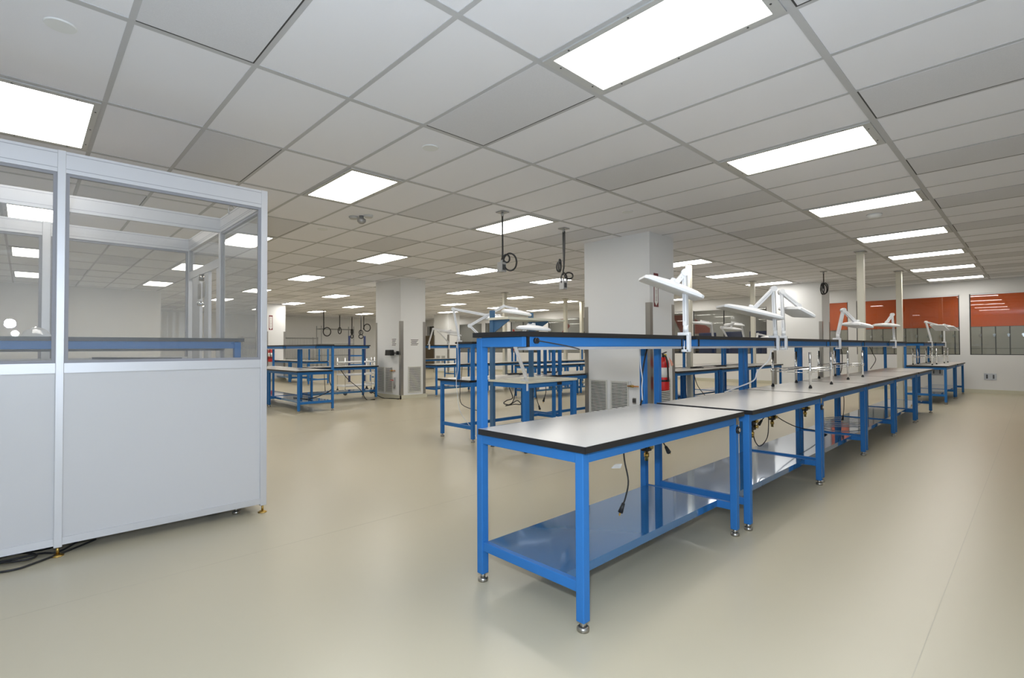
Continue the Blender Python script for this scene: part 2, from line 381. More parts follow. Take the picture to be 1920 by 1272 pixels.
# vent panels
VN = {-1: 'right of the front bench lights', 1: 'left of the front bench lights', 5: 'left of the big pillar lights', 7: 'left of the middle aisle lights', 11: 'left of the scanner pillar lights', 13: 'left of the far aisle lights', 17: 'before the extinguisher pillar', 19: 'beyond the extinguisher pillar',
      3: 'between the big pillar lights', 9: 'between the scanner pillar lights', 15: 'between the far lights', 21: 'between the lights over the racks'}
VP = None
for j, lab in VN.items():
    q = 0
    rows = range(1, 30, 4) if j % 6 == 3 else range(0, 30, 3)
    for i in rows:
        a, b, c, d = cell(j, i)
        if d > YF-.05 or a < XL+.05: continue
        cx, cy = (a+b)/2, (c+d)/2
        if not seen((cx, cy, CEIL), 420, 420): continue
        blocked = False
        for px, py in (CA, CB, CC, CD, CE):
            if a < px and b > px-1.22 and c < py+.72 and d > py: blocked = True
        if blocked: continue
        q += 1
        if VP is None:
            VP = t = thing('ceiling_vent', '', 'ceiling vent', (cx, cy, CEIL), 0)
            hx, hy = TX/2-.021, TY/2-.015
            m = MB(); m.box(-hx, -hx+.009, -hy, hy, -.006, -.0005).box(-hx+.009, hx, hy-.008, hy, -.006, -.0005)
            m.build('painted_recess_shade', 'dark', t)  # dark strips on two sides paint in the shade of the panel's recess
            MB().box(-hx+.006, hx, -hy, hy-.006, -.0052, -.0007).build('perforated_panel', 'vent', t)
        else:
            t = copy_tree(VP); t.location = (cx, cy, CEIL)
        t['label'] = 'grey perforated ceiling panel, %s from the camera, column %s' % (ORD[q-1], lab); t['group'] = 'grey ceiling panels'
# ceiling discs (sprinkler covers) and detectors
def ijp(j, i): return (X0-j*TX, Y0+i*TY)
for lab, j, i in [('round white sprinkler cover in the tile above the booth end', 2.25, -.44), ('round white sprinkler cover in the tile left of the big lit panel', 2.27, 3.48), ('small round sprinkler cover beyond the detector', 5.19, 4.45), ('round sprinkler cover above the big pillar', 2.27, 8.45), ('far sprinkler cover in the ceiling before the scanner pillar', 8.1, 8.34)]:
    x, y = ijp(j, i)
    tag(MB((x, y, CEIL)).lathe([(.066, -.008), (.07, -.002), (.07, 0)], (x, y, CEIL), 24).build('sprinkler_cover', 'pillar'), lab, 'sprinkler cover', 'sprinkler covers')
x, y = ijp(4.32, 4.55)
t = thing('sprinkler_detector', 'round ceiling detector with hanging heads left of the hanging cords', 'detector', (x, y, CEIL))
m = MB((x, y, CEIL))
for dx, dy in ((-.10, -.06), (.09, .05)): m.lathe([(.05, -.03), (.06, -.01), (.06, 0)], (x+dx, y+dy, CEIL), 16)
m.build('rosette', 'lampframe', t)
m = MB((x, y, CEIL)).lathe([(.03, -.10), (.055, -.075), (.055, -.045), (.03, -.03), (.03, 0)], (x, y, CEIL), 16); m.build('head', 'boxgrey', t)
x, y = ijp(.51, 12.55)
tag(MB((x, y, CEIL)).lathe([(.03, -.05), (.06, -.045), (.085, -.02), (.09, 0)], (x, y, CEIL), 20).build('smoke_detector', 'pillar'), 'white round smoke detector between the front bench lights', 'smoke detector')

# ------------------------------------------------------------------ workbenches
L = 1.70
def bench(kind):
    """local: front edge at x=0 facing +x, length along y 0..L"""
    t = thing('workbench', '', 'workbench')
    D = .762
    wt = MB().box(-.715, -.002, .002, L-.002, .791, .82).build('worktop', 'cream' if kind == 'cream' else 'laminate', t)
    e = MB(); e.box(-.002, .001, 0, L, .79, .8195); e.box(-.716, -.7145, 0, L, .79, .8195); e.box(-.7145, -.002, -.001, .0015, .79, .8195); e.box(-.7145, -.002, L-.0015, L+.001, .79, .8195)
    e.build('edge_band', 'cream' if kind == 'cream' else 'black', wt)
    f = MB(); f.box(-.062, -.034, .03, L-.03, .737, .79); f.box(-.735, -.71, .03, L-.03, .737, .79)
    f.box(-.715, -.06, .022, .05, .737, .79); f.box(-.715, -.06, L-.05, L-.022, .737, .79)
    f.build('top_frame', 'blue', t, .003)
    rp = {'riser': 1.303, 'tall': 1.72}.get(kind, .79)
    for y in (.02, L-.065):
        lg = MB().box(-.075, -.03, y, y+.045, .042, .79).build('leg', 'blue', t, .004)
        ft = MB().cyl((-.0525, y+.0225, .012), (-.0525, y+.0225, .045), .014).lathe([(.026, 0), (.028, .004), (.028, .016), (.02, .022)], (-.0525, y+.0225, 0), 16)
        ft.build('leveling_foot', ['steel'], lg)
        ps = MB().box(-.752, -.708, y, y+.045, .042, rp).build('rear_post' if rp > 1 else 'leg', 'blue', t, .004)
        ft = MB().cyl((-.73, y+.0225, .012), (-.73, y+.0225, .045), .014).lathe([(.026, 0), (.028, .004), (.028, .016), (.02, .022)], (-.73, y+.0225, 0), 16)
        ft.build('leveling_foot', 'steel', ps)
    for y in (.027, L-.058):
        MB().box(-.71, -.073, y, y+.031, .166, .214).build('end_rail', 'blue', t, .003)
    if kind == 'four':
        MB().box(-.42, -.385, .058, L-.058, .168, .21).build('lower_rail', 'blue', t, .002)
    elif kind != 'bare':
        s = MB().box(-.70, -.165, .058, L-.058, .206, .2125).box(-.168, -.165, .058, L-.058, .168, .207).box(-.703, -.70, .058, L-.058, .168, .2125)
        s.build('lower_shelf', 'blueshelf', t)
    if kind in ('riser', 'four'):
        rs = MB().box(-.752, -.392, .0, L-.015, 1.307, 1.331).build('riser_shelf', 'riserlam', t)
        e = MB().box(-.392, -.389, -.003, L-.012, 1.305, 1.3305).box(-.755, -.752, -.003, L-.012, 1.305, 1.3305).box(-.752, -.392, -.003, 0, 1.305, 1.3305).box(-.752, -.392, L-.015, L-.012, 1.305, 1.3305)
        e.build('edge_band', 'black', rs)
        f = MB().box(-.71, -.40, .022, .05, 1.254, 1.306).box(-.71, -.40, L-.065, L-.037, 1.254, 1.306).box(-.425, -.398, .07, L-.085, 1.254, 1.306).box(-.74, -.72, .06, L-.06, 1.254, 1.306)
        rf = f.build('riser_frame', 'blue', t, .003)
        MB().box(-.422, -.397, .052, .069, 1.253, 1.3055).box(-.422, -.397, L-.084, L-.067, 1.253, 1.3055).build('end_cap', 'black', rf)
        MB().box(-.47, -.40, .06, L-.08, 1.238, 1.2535).build('light_strip', 'lampgrey', t)
    if kind == 'four':
        for y in (.02, L-.065):
            MB().box(-.752, -.708, y, y+.045, .8205, 1.303).build('rear_post', 'blue', t, .004)
            MB().box(-.44, -.40, y, y+.045, .8205, 1.253).build('riser_post', 'blue', t, .004)
    if kind == 'tall':
        for y in (.02, L-.065): pass
    return t
PROTO = {}
def put_bench(kind, x, y, rz, label, group):
    if kind not in PROTO: PROTO[kind] = t = bench(kind)
    else: t = copy_tree(PROTO[kind])
    t.location = (x, y, 0); t.rotation_euler = (0, 0, rz); t['label'] = label; t['group'] = group
    return t
YT = [1.745, 3.53, 5.27, 7.02, 8.77, 10.53]
XT = [-1.36, -1.34, -1.355, -1.36, -1.36, -1.36]
FL_ = ['nearest blue workbench in the foreground with pale top and black riser', 'second blue workbench of the front row, directly behind the foreground bench', 'third blue workbench of the front row, under the chrome wire stands', 'fourth blue workbench of the front row, with a cord on its shelf', 'fifth blue workbench of the front row', 'sixth blue workbench of the front row, last before the gap']
for k in range(6): put_bench('riser', XT[k], YT[k], 0, FL_[k], 'front row workbenches')
put_bench('riser', -1.33, 14.10, 0, 'blue workbench after the gap at the end of the front row', 'front row workbenches')
put_bench('riser', -1.32, 15.85, 0, 'last blue workbench of the front row, nearest the orange windows', 'front row workbenches')
for k in range(3): put_bench('riser', -4.395, (8.25, 10.10, 11.86)[k], 0, 'blue workbench beyond the big pillar, %s from it, pale top toward the front row' % ORD[k], 'benches beyond the big pillar')
for k in range(3): put_bench('plain', -5.95, 10.02+k*1.755, PI, 'blue workbench in the far file beyond the big pillar, %s from it' % ORD[k], 'benches beyond the big pillar')
put_bench('four', -5.93, 4.24+L, PI, 'blue workbench with four-post black riser left of the foreground bench', 'middle row workbenches')
put_bench('four', -5.93, 6.00+L, PI, 'blue workbench behind the four-post bench, running past the big pillar', 'middle row workbenches')
for k in range(3): put_bench('plain', -8.40, 8.87+k*1.755, 0, 'blue workbench across the aisle behind the middle row, %s from the camera' % ORD[k], 'aisle workbenches')
for k in range(4): put_bench('riser', -10.72, 7.62+k*1.755, 0, 'blue workbench with riser right of the scanner pillar, %s from the pillar' % ORD[k], 'scanner pillar workbenches')
put_bench('riser', -11.57, 3.77, -PI/2, 'blue workbench with dark riser nearest the booth', 'left group workbenches')
put_bench('riser', -13.33, 3.77, -PI/2, 'blue workbench with dark riser mostly behind the booth', 'left group workbenches')
put_bench('riser', -11.39, 4.66, 0, 'blue workbench with black riser before the scanner pillar', 'left group workbenches')
put_bench('plain', -20.58, 6.90, -PI/2, 'distant blue workbench under the far extinguisher', 'far left workbenches')
put_bench('four', -18.83, 6.90, -PI/2, 'distant blue workbench with riser behind the left group', 'far left workbenches')
put_bench('bare', -16.6, 9.3, 0, 'distant blue workbench with tall posts left of the scanner pillar', 'far left workbenches')
put_bench('bare', -16.6, 11.1, 0, 'second distant blue workbench behind the scanner pillar', 'far left workbenches')
# booth interior bench
put_bench('riser', -4.98, 1.215, PI, 'blue workbench with black riser inside the glass booth', 'booth workbench')

# white-topped workstation with tall posts and bracket shelf
t = thing('workstation', 'white-topped blue workstation with tall posts and bracket shelf behind the foreground bench', 'workstation', (-4.20, 4.255, 0))
WL = .98
MB().box(-.66, 0, 0, WL, .822, .85).build('worktop', 'cream', t, .004)
f = MB().box(-.05, -.025, .03, WL-.03, .765, .822).box(-.63, -.60, .03, WL-.03, .765, .822).box(-.62, -.03, .02, .045, .765, .822).box(-.62, -.03, WL-.045, WL-.02, .765, .822)
f.build('top_frame', 'blue', t, .003)
for y in (.012, WL-.082):
    lg = MB().box(-.062, -.008, y, y+.07, .05, .822).build('leg', 'blue', t, .004)
    MB().cyl((-.035, y+.035, .01), (-.035, y+.035, .05), .010).lathe([(.026, 0), (.026, .008), (.012, .02)], (-.035, y+.035, 0), 14).build('leveling_foot', 'rubber', lg)
    yp = y if y < .5 else .72
    ps = MB().box(-.645, -.585, yp, yp+.045, .05, 1.725).build('tall_post', 'greyblue', t, .004)
    MB().cyl((-.615, yp+.02, .01), (-.615, yp+.02, .05), .010).lathe([(.026, 0), (.026, .008), (.012, .02)], (-.615, yp+.02, 0), 14).build('leveling_foot', 'rubber', ps)
    MB().prism([(-.585, yp+.015, 1.598), (-.30, yp+.015, 1.598), (-.30, yp+.015, 1.585), (-.585, yp+.015, 1.44)], (0, .012, 0)).box(-.586, -.575, yp, yp+.045, 1.40, 1.60).build('shelf_bracket', 'greyblue', t)
MB().box(-.64, -.28, -.01, 1.06, 1.60, 1.63).build('upper_shelf', 'cream', t, .003)
MB().box(-.60, -.06, .025, .055, .21, .255).box(-.60, -.06, WL-.055, WL-.025, .21, .255).build('end_rail', 'blue', t, .002)
MB().box(-.62, -.59, .02, WL, .21, .255).build('rear_rail', 'blue', t, .002)
MB().box(-.024, -.014, .60, .68, .78, .815).build('switch', 'black', t)
# lamps on it and cord bundle are separate things below

# ------------------------------------------------------------------ task lamps
def lamp(label, base, elbow, mount, h0, h1, wd, clampdir=(1, 0, 0), group='white task lamps', rl=0.0):
    base, elbow, mount, h0, h1 = map(Vector, (base, elbow, mount, h0, h1))
    o = tuple(base); t = thing('task_lamp', label, 'task lamp', o, 0, group)
    cdv = Vector(clampdir).normalized(); sd = Vector((0, 0, 1)).cross(cdv)
    m = MB(o)
    m.bar(base-cdv*.055+Vector((0, 0, .012)), base+cdv*.03+Vector((0, 0, .012)), .042, .022)
    m.bar(base+cdv*.022+Vector((0, 0, .02)), base+cdv*.022-Vector((0, 0, .115)), .036, .022, up=cdv)
    m.bar(base+cdv*.03-Vector((0, 0, .108)), base-cdv*.028-Vector((0, 0, .108)), .036, .018)
    m.cyl(base-cdv*.015-Vector((0, 0, .105)), base-cdv*.015-Vector((0, 0, .035)), .006)
    m.build('clamp', 'whiteplastic', t, .004)
    MB(o).cyl(base+Vector((0, 0, .02)), base+Vector((0, 0, .075)), .021, .018, 14).build('swivel', 'whiteplastic', t)
    s = base+Vector((0, 0, .07))
    d = (elbow-s).normalized(); sv = d.cross(Vector((0, 0, 1)))
    m = MB(o).bar(s, elbow, .036, .030, 0); m.bar(s+d*.03, elbow-d*.03, .038, .006, 1); la = m.build('lower_arm', ['whiteplastic', 'lampgrey'], t, .004)
    d2 = (mount-elbow).normalized()
    m = MB(o).bar(elbow, mount, .038, .036, 0); m.bar(elbow+d2*.04, mount-d2*.04, .0395, .008, 1); m.build('upper_arm', ['whiteplastic', 'lampgrey'], t, .004)
    ax = d.cross(d2); ax = ax.normalized() if ax.length > 1e-3 else Vector((0, 1, 0))
    MB(o).cyl(elbow-ax*.024, elbow+ax*.024, .027, n=16).build('elbow_joint', 'whiteplastic', t)
    # head: elongated shallow hood between h0 and h1
    ha = (h1-h0).normalized(); c = (h0+h1)/2
    n = Vector((0, 0, 1))-ha*ha.z; n.normalize()
    side = ha.cross(n).normalized()
    n, side = n*math.cos(rl)+side*math.sin(rl), side*math.cos(rl)-n*math.sin(rl)
    if wd < 0: side = -side
    W = abs(wd); hl = (h1-h0).length/2
    def P(u, v, z): return c+ha*(u*hl)+side*(v*W/2)+n*z
    m = MB(o)
    rings = [[P(-1, -.85, -.012), P(-.9, -1, -.012), P(.9, -1, -.012), P(1, -.85, -.012), P(1, .85, -.012), P(.9, 1, -.012), P(-.9, 1, -.012), P(-1, .85, -.012)],
             [P(-1, -.85, .010), P(-.9, -1, .010), P(.9, -1, .010), P(1, -.85, .010), P(1, .85, .010), P(.9, 1, .010), P(-.9, 1, .010), P(-1, .85, .010)],
             [P(-.82, -.6, .030), P(-.75, -.7, .030), P(.75, -.7, .030), P(.82, -.6, .030), P(.82, .6, .030), P(.75, .7, .030), P(-.75, .7, .030), P(-.82, .6, .030)],
             [P(-.25, -.35, .046), P(-.2, -.4, .046), P(.2, -.4, .046), P(.25, -.35, .046), P(.25, .35, .046), P(.2, .4, .046), P(-.2, .4, .046), P(-.25, .35, .046)]]
    vs = sum(rings, []); fs = []
    for k in range(3): fs += [(k*8+q, k*8+(q+1) % 8, (k+1)*8+(q+1) % 8, (k+1)*8+q) for q in range(8)]
    fs += [tuple(range(24, 32)), tuple(range(7, -1, -1))]
    hd = m.add(vs, fs).build('lamp_head', 'whiteplastic', t, .004)
    q = [P(-.88, -.8, -.0135), P(.88, -.8, -.0135), P(.88, .8, -.0135), P(-.88, .8, -.0135)]
    MB(o).prism(q, tuple(n*.0012)).build('lens', 'whiteplastic', hd)
    nk = MB(o); top = c+n*.04
    nk.cyl(top, top+n*.035, .026, .018, 14); nk.bar(top+n*.02, mount, .022, .026); nk.cyl(mount-ax*.022, mount+ax*.022, .02, n=12)
    nk.build('head_joint', 'whiteplastic', t)
    return t
ZR = 1.331
lamp('white task lamp clamped to the foreground riser, tilted before the pillar sign', (-1.748, 3.41, ZR), (-1.767, 3.44, 1.786), (-1.811, 3.397, 1.715), (-1.984, 3.216, 1.752), (-1.695, 3.52, 1.60), .20)
lamp('second white task lamp of the front row, long head tilted over the second bench', (-1.728, 5.13, ZR), (-1.74, 5.127, 1.798), (-1.866, 5.001, 1.62), (-2.094, 4.763, 1.635), (-1.706, 5.17, 1.51), .22)
lamp('third white task lamp of the front row, head hanging right before the far white pillar', (-1.743, 5.40, ZR), (-1.772, 5.443, 1.793), (-1.656, 5.567, 1.655), (-1.53, 5.42, 1.575), (-1.82, 5.70, 1.605), .19, rl=.48)
lamp('fourth white task lamp of the front row, leaning right with drooping head', (-1.748, 7.375, ZR), (-1.699, 7.43, 1.704), (-1.599, 7.538, 1.56), (-1.45, 7.43, 1.50), (-1.72, 7.70, 1.515), .19, rl=.22)
lamp('fifth white task lamp of the front row, head level before the orange window', (-1.748, 10.965, ZR), (-1.767, 10.948, 1.80), (-1.827, 10.889, 1.68), (-1.951, 10.72, 1.615), (-1.738, 11.0, 1.595), .24)
lamp('task lamp on the bench after the gap, arm sloping right before orange wall', (-1.718, 15.063, ZR), (-1.796, 15.015, 1.80), (-1.635, 15.185, 1.74), (-1.44, 15.10, 1.66), (-1.72, 15.37, 1.68), .20, rl=.75)
lamp('most distant task lamp of the front row, beside the window post', (-1.708, 17.40, ZR), (-1.715, 17.437, 1.80), (-1.618, 17.539, 1.77), (-1.47, 17.42, 1.70), (-1.73, 17.66, 1.71), .20, rl=.6)
lamp('white task lamp on the four-post riser with a long level upper arm', (-5.56, 4.33, ZR), (-5.599, 4.268, 1.787), (-5.319, 4.561, 1.711), (-5.36, 4.60, 1.66), (-5.05, 4.92, 1.62), .2, (-1, 0, 0))
lamp('white task lamp with arm rising right behind the tall workstation posts', (-5.17, 4.40, ZR), (-5.28, 4.30, 1.546), (-4.93, 4.60, 1.805), (-4.98, 4.60, 1.74), (-4.72, 4.90, 1.68), .2, (1, 0, 0))
lamp('white task lamp right of the scanner pillar, arms folded to the right', (-11.10, 7.66, ZR), (-10.988, 7.712, 1.753), (-10.75, 8.0, 1.70), (-10.85, 7.9, 1.68), (-10.55, 8.25, 1.64), .2)
lamp('white task lamp right of the scanner pillar, second on that riser', (-11.10, 8.30, ZR), (-11.203, 8.02, 1.70), (-10.985, 8.247, 1.66), (-11.0, 8.2, 1.62), (-10.8, 8.5, 1.58), .2)
lamp('white task lamp on the white-topped workstation leaning left to its shelf', (-4.24, 4.30, .85), (-4.40, 4.27, 1.30), (-4.30, 4.42, 1.52), (-4.42, 4.33, 1.49), (-4.12, 4.62, 1.46), .22)
lamp('white task lamp beyond the big pillar with its head seen edge on', (-4.79, 10.55, ZR), (-4.80, 10.48, 1.74), (-4.95, 10.34, 1.80), (-5.10, 10.20, 1.76), (-4.82, 10.48, 1.72), .2)
lamp('white task lamp beyond the big pillar with low arm leaning right', (-4.79, 11.30, ZR), (-4.878, 11.168, 1.68), (-4.70, 11.355, 1.77), (-4.90, 11.22, 1.66), (-4.60, 11.50, 1.62), .2)
lamp('white task lamp beyond the big pillar with arm leaning left', (-4.79, 12.20, ZR), (-4.83, 12.11, 1.78), (-4.98, 11.97, 1.82), (-5.10, 11.86, 1.77), (-4.80, 12.16, 1.74), .2)
lamp('low white task lamp on the last bench beyond the big pillar', (-4.79, 12.95, ZR), (-4.78, 12.98, 1.56), (-4.60, 13.15, 1.50), (-4.70, 13.05, 1.47), (-4.45, 13.30, 1.45), .2)

# ------------------------------------------------------------------ chrome wire stands on the front row
def wire_stand(label, x0, x1, y0, y1, zb, h, zs, group='chrome wire stands', pr=.0125, shelves=None, mt='chrome', wr=1):
    o = ((x0+x1)/2, (y0+y1)/2, zb); t = thing('wire_shelf_stand', label, 'wire stand', o, 0, group)
    for x in (x0, x1):
        for y in (y0, y1):
            p = MB(o).cyl((x, y, zb+.02), (x, y, zb+h), pr, n=10).build('post', mt, t)
            MB(o).cyl((x, y, zb), (x, y, zb+.02), pr*1.25, n=10).build('foot', 'rubber', p)
    for zz in (shelves or [zs]):
        m = MB(o)
        for z in (zb+zz, zb+zz-.03):
            for y in (y0, y1): m.cyl((x0, y, z), (x1, y, z), .004*wr, n=6)
            for x in (x0, x1): m.cyl((x, y0, z), (x, y1, z), .004*wr, n=6)
        n = max(4, int((y1-y0)/.045))
        for k in range(1, n): m.cyl((x0, y0+(y1-y0)*k/n, zb+zz), (x1, y0+(y1-y0)*k/n, zb+zz), .0025*wr, n=5)
        for x in (x0, x1):
            for y in (y0, y1): m.cyl((x, y, zb+zz-.035), (x, y, zb+zz+.005), pr*1.5, n=10)
        m.build('wire_shelf', mt, t)
    if wr > 1:
        m = MB(o)
        for k in range(1, 26): m.cyl((x1, y0+(y1-y0)*k/26, zb+.2), (x1, y0+(y1-y0)*k/26, zb+shelves[-1 if h < 2 else -2]), .007, n=5)
        m.build('wire_side', mt, t)
    return t
wire_stand('chrome four-post wire stand on the third front bench, nearer of two', -1.985, -1.625, 5.80, 6.56, .82, .37, .19)
wire_stand('chrome four-post wire stand on the fourth front bench, farther of two', -2.03, -1.70, 7.62, 8.40, .82, .37, .19)
wire_stand('chrome wire stand on the bench after the gap', -1.99, -1.65, 14.6, 15.3, .82, .37, .19)
wire_stand('chrome wire stand on the last bench of the front row', -1.97, -1.62, 16.4, 17.1, .82, .37, .19)

# ------------------------------------------------------------------ utility poles
for lab, x, y, s in [('white utility pole from ceiling to floor behind the front row, nearer of two', -2.235, 11.02, .11), ('white utility pole before the orange window, beyond its twin', -2.215, 14.57, .11), ('white utility pole right of the big pillar behind the first lamp', -5.06, 10.025, .10), ('slim utility pole in front of the wide window', -5.24, 13.93, .10), ('utility pole behind the white-topped workstation', -11.61, 10.87, .11), ('utility pole beyond the workstation, right of its shelf', -11.58, 13.78, .11), ('cream utility pole close to the left edge of the big pillar', -11.85, 15.03, .11)]:
    o = (x, y, 0); t = thing('utility_pole', lab, 'utility pole', o, 0, 'utility poles')
    MB(o).box(x-s/2, x+s/2, y-s/2, y+s/2, .004, CEIL-.006).build('shaft', 'pole', t, .006)
    MB(o).box(x-s*.8, x+s*.8, y-s*.8, y+s*.8, CEIL-.014, CEIL-.005).build('ceiling_collar', 'boxgrey', t)

# ------------------------------------------------------------------ ceiling cord drops
def cord_drop(label, x, y, zbox, coils, dbl=False, box=True, s=1.0, zc=None):
    o = (x, y, CEIL); t = thing('cord_drop', label, 'hanging cord', o, 0, 'hanging ceiling cords')
    MB(o).box(x-.06, x+.06, y-.06, y+.06, CEIL-.016, CEIL-.0045).cyl((x, y, CEIL-.06), (x, y, CEIL-.012), .018).build('ceiling_plate', 'boxgrey', t)
    rv = Vector((R.x, R.y, 0)).normalized()
    m = MB(o); c = Vector((x, y, 0)); zc = zc or zbox+.16
    for sgn in ((-1, 1) if dbl else (0,)):
        m.tube([(x+sgn*.014, y, CEIL-.05), (x+sgn*.012, y, (CEIL+zc)/2), (x, y, zc+.02), tuple(c+rv*-.01+Vector((0, 0, zc-.05))), tuple(c+rv*-.012+Vector((0, 0, max(zbox, zc-.12))))], .011*s, 6)
    for (dx, dz, rx, rz, tw) in coils:
        dirv = (rv*math.cos(tw)+Vector((F.x, F.y, 0)).normalized()*math.sin(tw))
        cc = c+rv*dx+Vector((0, 0, zc+dz))
        m.tube([tuple(cc+dirv*math.cos(a*PI/6)*rx+Vector((0, 0, math.sin(a*PI/6)*rz))) for a in range(13)], .011*s, 6, sub=3)
    m.build('cord', 'rubber', t)
    if box:
        b = MB(o); c2 = c+rv*-.012
        b.box(c2.x-.042, c2.x+.042, c2.y-.042, c2.y+.042, zbox-.125, zbox).cyl((c2.x, c2.y, zbox), (c2.x, c2.y, zbox+.03), .014)
        bx = b.build('outlet_box', 'boxgrey', t, .004)
        q = MB(o); q.box(c2.x+.043, c2.x+.0455, c2.y-.025, c2.y+.025, zbox-.10, zbox-.03); q.build('socket', 'dark', bx)
    return t
cord_drop('hanging black cord with one big coil and grey outlet box, left of two', -4.705, 4.371, 2.335, [(.095, -.08, .085, .11, .2), (.05, -.035, .045, .05, .5)], zc=2.42)
cord_drop('hanging pair of black cords with tied loops and grey outlet box, right of two', -4.754, 5.63, 2.215, [(-.06, .02, .03, .09, .9), (-.075, .0, .035, .07, .4), (.07, -.13, .06, .045, .1), (0, -.18, .055, .09, .6)], True, zc=2.42)
cord_drop('black cord coiled in a loop below the ceiling before the far white pillar', -3.418, 13.291, 2.5, [(-.03, -.12, .05, .13, .3), (.03, -.11, .06, .12, -.4), (0, -.13, .08, .12, .1)], box=False, zc=2.70)
for lab, x, y, zb, co, bx in [('far hanging cord with a round coil, leftmost above the racks', -22.37, 9.74, 2.0, [(.15, -.15, .17, .19, 0)], False), ('far hanging cord with a knotted end above the racks', -24.66, 11.57, 2.1, [(0, -.1, .08, .16, 0)], False), ('far hanging cord with a dark plug, middle of the far group', -25.9, 12.85, 1.95, [(0, .05, .05, .14, 0), (0, -.2, .06, .1, 0)], False), ('far hanging cord beside the scanner pillar, with tied loops', -23.98, 12.39, 1.95, [(0, -.05, .09, .12, 0), (0, -.25, .11, .10, 0)], False), ('far hanging cord with a round coil close to the scanner pillar', -24.67, 12.9, 2.2, [(.18, -.02, .17, .19, 0)], False)]:
    cord_drop(lab, x, y, zb, co, False, bx, 2.2)

# ------------------------------------------------------------------ glass booth
o = (-4.14, .16, 0)
bt = thing('clean_booth', 'white panelled glass booth with aluminium frame at the left edge', 'booth', o)
XF0, XF1, XM, XRR = -4.165, -4.12, -5.26, -6.51
HB = 2.47
def post(x0, x1, y0, y1, z0=.055, z1=HB, foot=True):
    p = MB(o).box(x0, x1, y0, y1, z0, z1).build('post', 'alu', bt, .003)
    if foot:
        cx, cy = (x0+x1)/2, (y0+y1)/2
        MB(o).cyl((cx, cy, .012), (cx, cy, z0), .008).lathe([(.032, 0), (.032, .004), (.014, .014)], (cx, cy, 0), 16).build('leveling_foot', 'brass', p)
YP = [(-1.065, -1.02), (.137, .177), (1.303, 1.349)]
for a, b in YP: post(XF0, XF1, a, b)
post(XM-.045, XM, 1.303, 1.349); post(XRR-.045, XRR, 1.303, 1.349); post(XRR-.045, XRR, .115, .176); post(XRR-.045, XRR, -1.065, -1.02)
BZ = 2.335
def beamY(x0, x1, y0, y1):
    m = MB(o).box(x0, x1, y0, y1, BZ, HB-.003)
    for z in (HB-.022, BZ+.024): m.box(x1, x1+.0006, y0, y1, z, z+.003, 1)
    m.build('top_beam', ['alu', 'gasket'], bt)
beamY(XF0+.002, XF1-.002, -1.02, .137); beamY(XF0+.002, XF1-.002, .177, 1.303)
beamY(XM-.043, XM-.002, -1.02, 1.303); beamY(XRR-.043, XRR-.002, -1.02, .115); beamY(XRR-.043, XRR-.002, .176, 1.303)
for a, b in ((XM, XF0), (XRR, XM-.045)):
    m = MB(o).box(a, b, 1.305, 1.347, BZ, HB-.003)
    for z in (HB-.022, BZ+.024, BZ+.04): m.box(a, b, 1.3044, 1.305, z, z+.004, 1)
    m.build('top_beam', ['alu', 'gasket'], bt)
for k, (a, b) in enumerate(((-1.02, .137), (.177, 1.303))):
    MB(o).box(XF0+.004, XF1-.003, a, b, 1.108, 1.168).build('mid_rail', 'alu', bt)
    MB(o).box(XF0+.004, XF1-.003, a, b, .068, .112).build('bottom_rail', 'alu', bt)
    MB(o).box(XF0+.015, XF1-.012, a, b, .112, 1.108).build('lower_panel', 'boothpanel', bt)
    g = MB(o); e = .018; x0, x1 = XF0+.012, XF1-.010; z0, z1 = 1.168, BZ
    g.box(x0, x1, a, a+e, z0, z1).box(x0, x1, b-e, b, z0, z1).box(x0, x1, a+e, b-e, z0, z0+e).box(x0, x1, a+e, b-e, z1-e, z1)
    gf = g.build('window_gasket', 'gasket', bt)
    MB(o).box(XF1-.026, XF1-.022, a+e, b-e, z0+e, z1-e).build('window_pane', 'boothglass', gf)
# end wall: fixed glazed bay and door bay
MB(o).box(XM, XF0, 1.307, 1.345, 1.108, 1.168).build('mid_rail', 'alu', bt)
MB(o).box(XM, XF0, 1.307, 1.345, .068, .112).build('bottom_rail', 'alu', bt)
MB(o).box(XM, XF0, 1.32, 1.335, .112, 1.108).build('lower_panel', 'boothpanel', bt)
g = MB(o); a, b = XM, XF0; e = .02
g.box(a, a+e, 1.312, 1.34, 1.168, BZ).box(b-e, b, 1.312, 1.34, 1.168, BZ).box(a, b, 1.312, 1.34, BZ-e, BZ)
gf = g.build('window_gasket', 'gasket', bt); MB(o).box(a+e, b-e, 1.324, 1.328, 1.17, BZ-e).build('window_pane', 'boothglass', gf)
MB(o).box(XRR, XM-.045, 1.307, 1.345, 2.02, 2.10).build('door_header', 'alu', bt)
g = MB(o).box(XRR, XRR+.02, 1.312, 1.34, 2.10, BZ).box(XM-.065, XM-.045, 1.312, 1.34, 2.10, BZ).build('window_gasket', 'gasket', bt)
MB(o).box(XRR+.02, XM-.065, 1.324, 1.328, 2.10, BZ-.001).build('window_pane', 'boothglass', g)
dr = MB(o).box(-6.37, -6.05, 1.313, 1.34, .03, 2.018).box(-5.87, -5.70, 1.313, 1.34, .03, 2.018).box(-5.42, -5.31, 1.313, 1.34, .03, 2.018).build('sliding_door', 'alu', bt)
MB(o).box(-6.10, -5.99, 1.305, 1.3125, 1.77, 1.93).box(-5.90, -5.80, 1.305, 1.3125, 1.77, 1.93).cyl((-5.95, 1.312, 1.95), (-5.95, 1.312, 2.016), .03).build('door_strike', 'steel', dr)
MB(o).lathe([(.0, -.03), (.03, -.02), (.036, 0), (.03, .02), (0, .03)], (-5.945, 1.30, 1.715), 14).build('door_knob', 'chrome', dr)
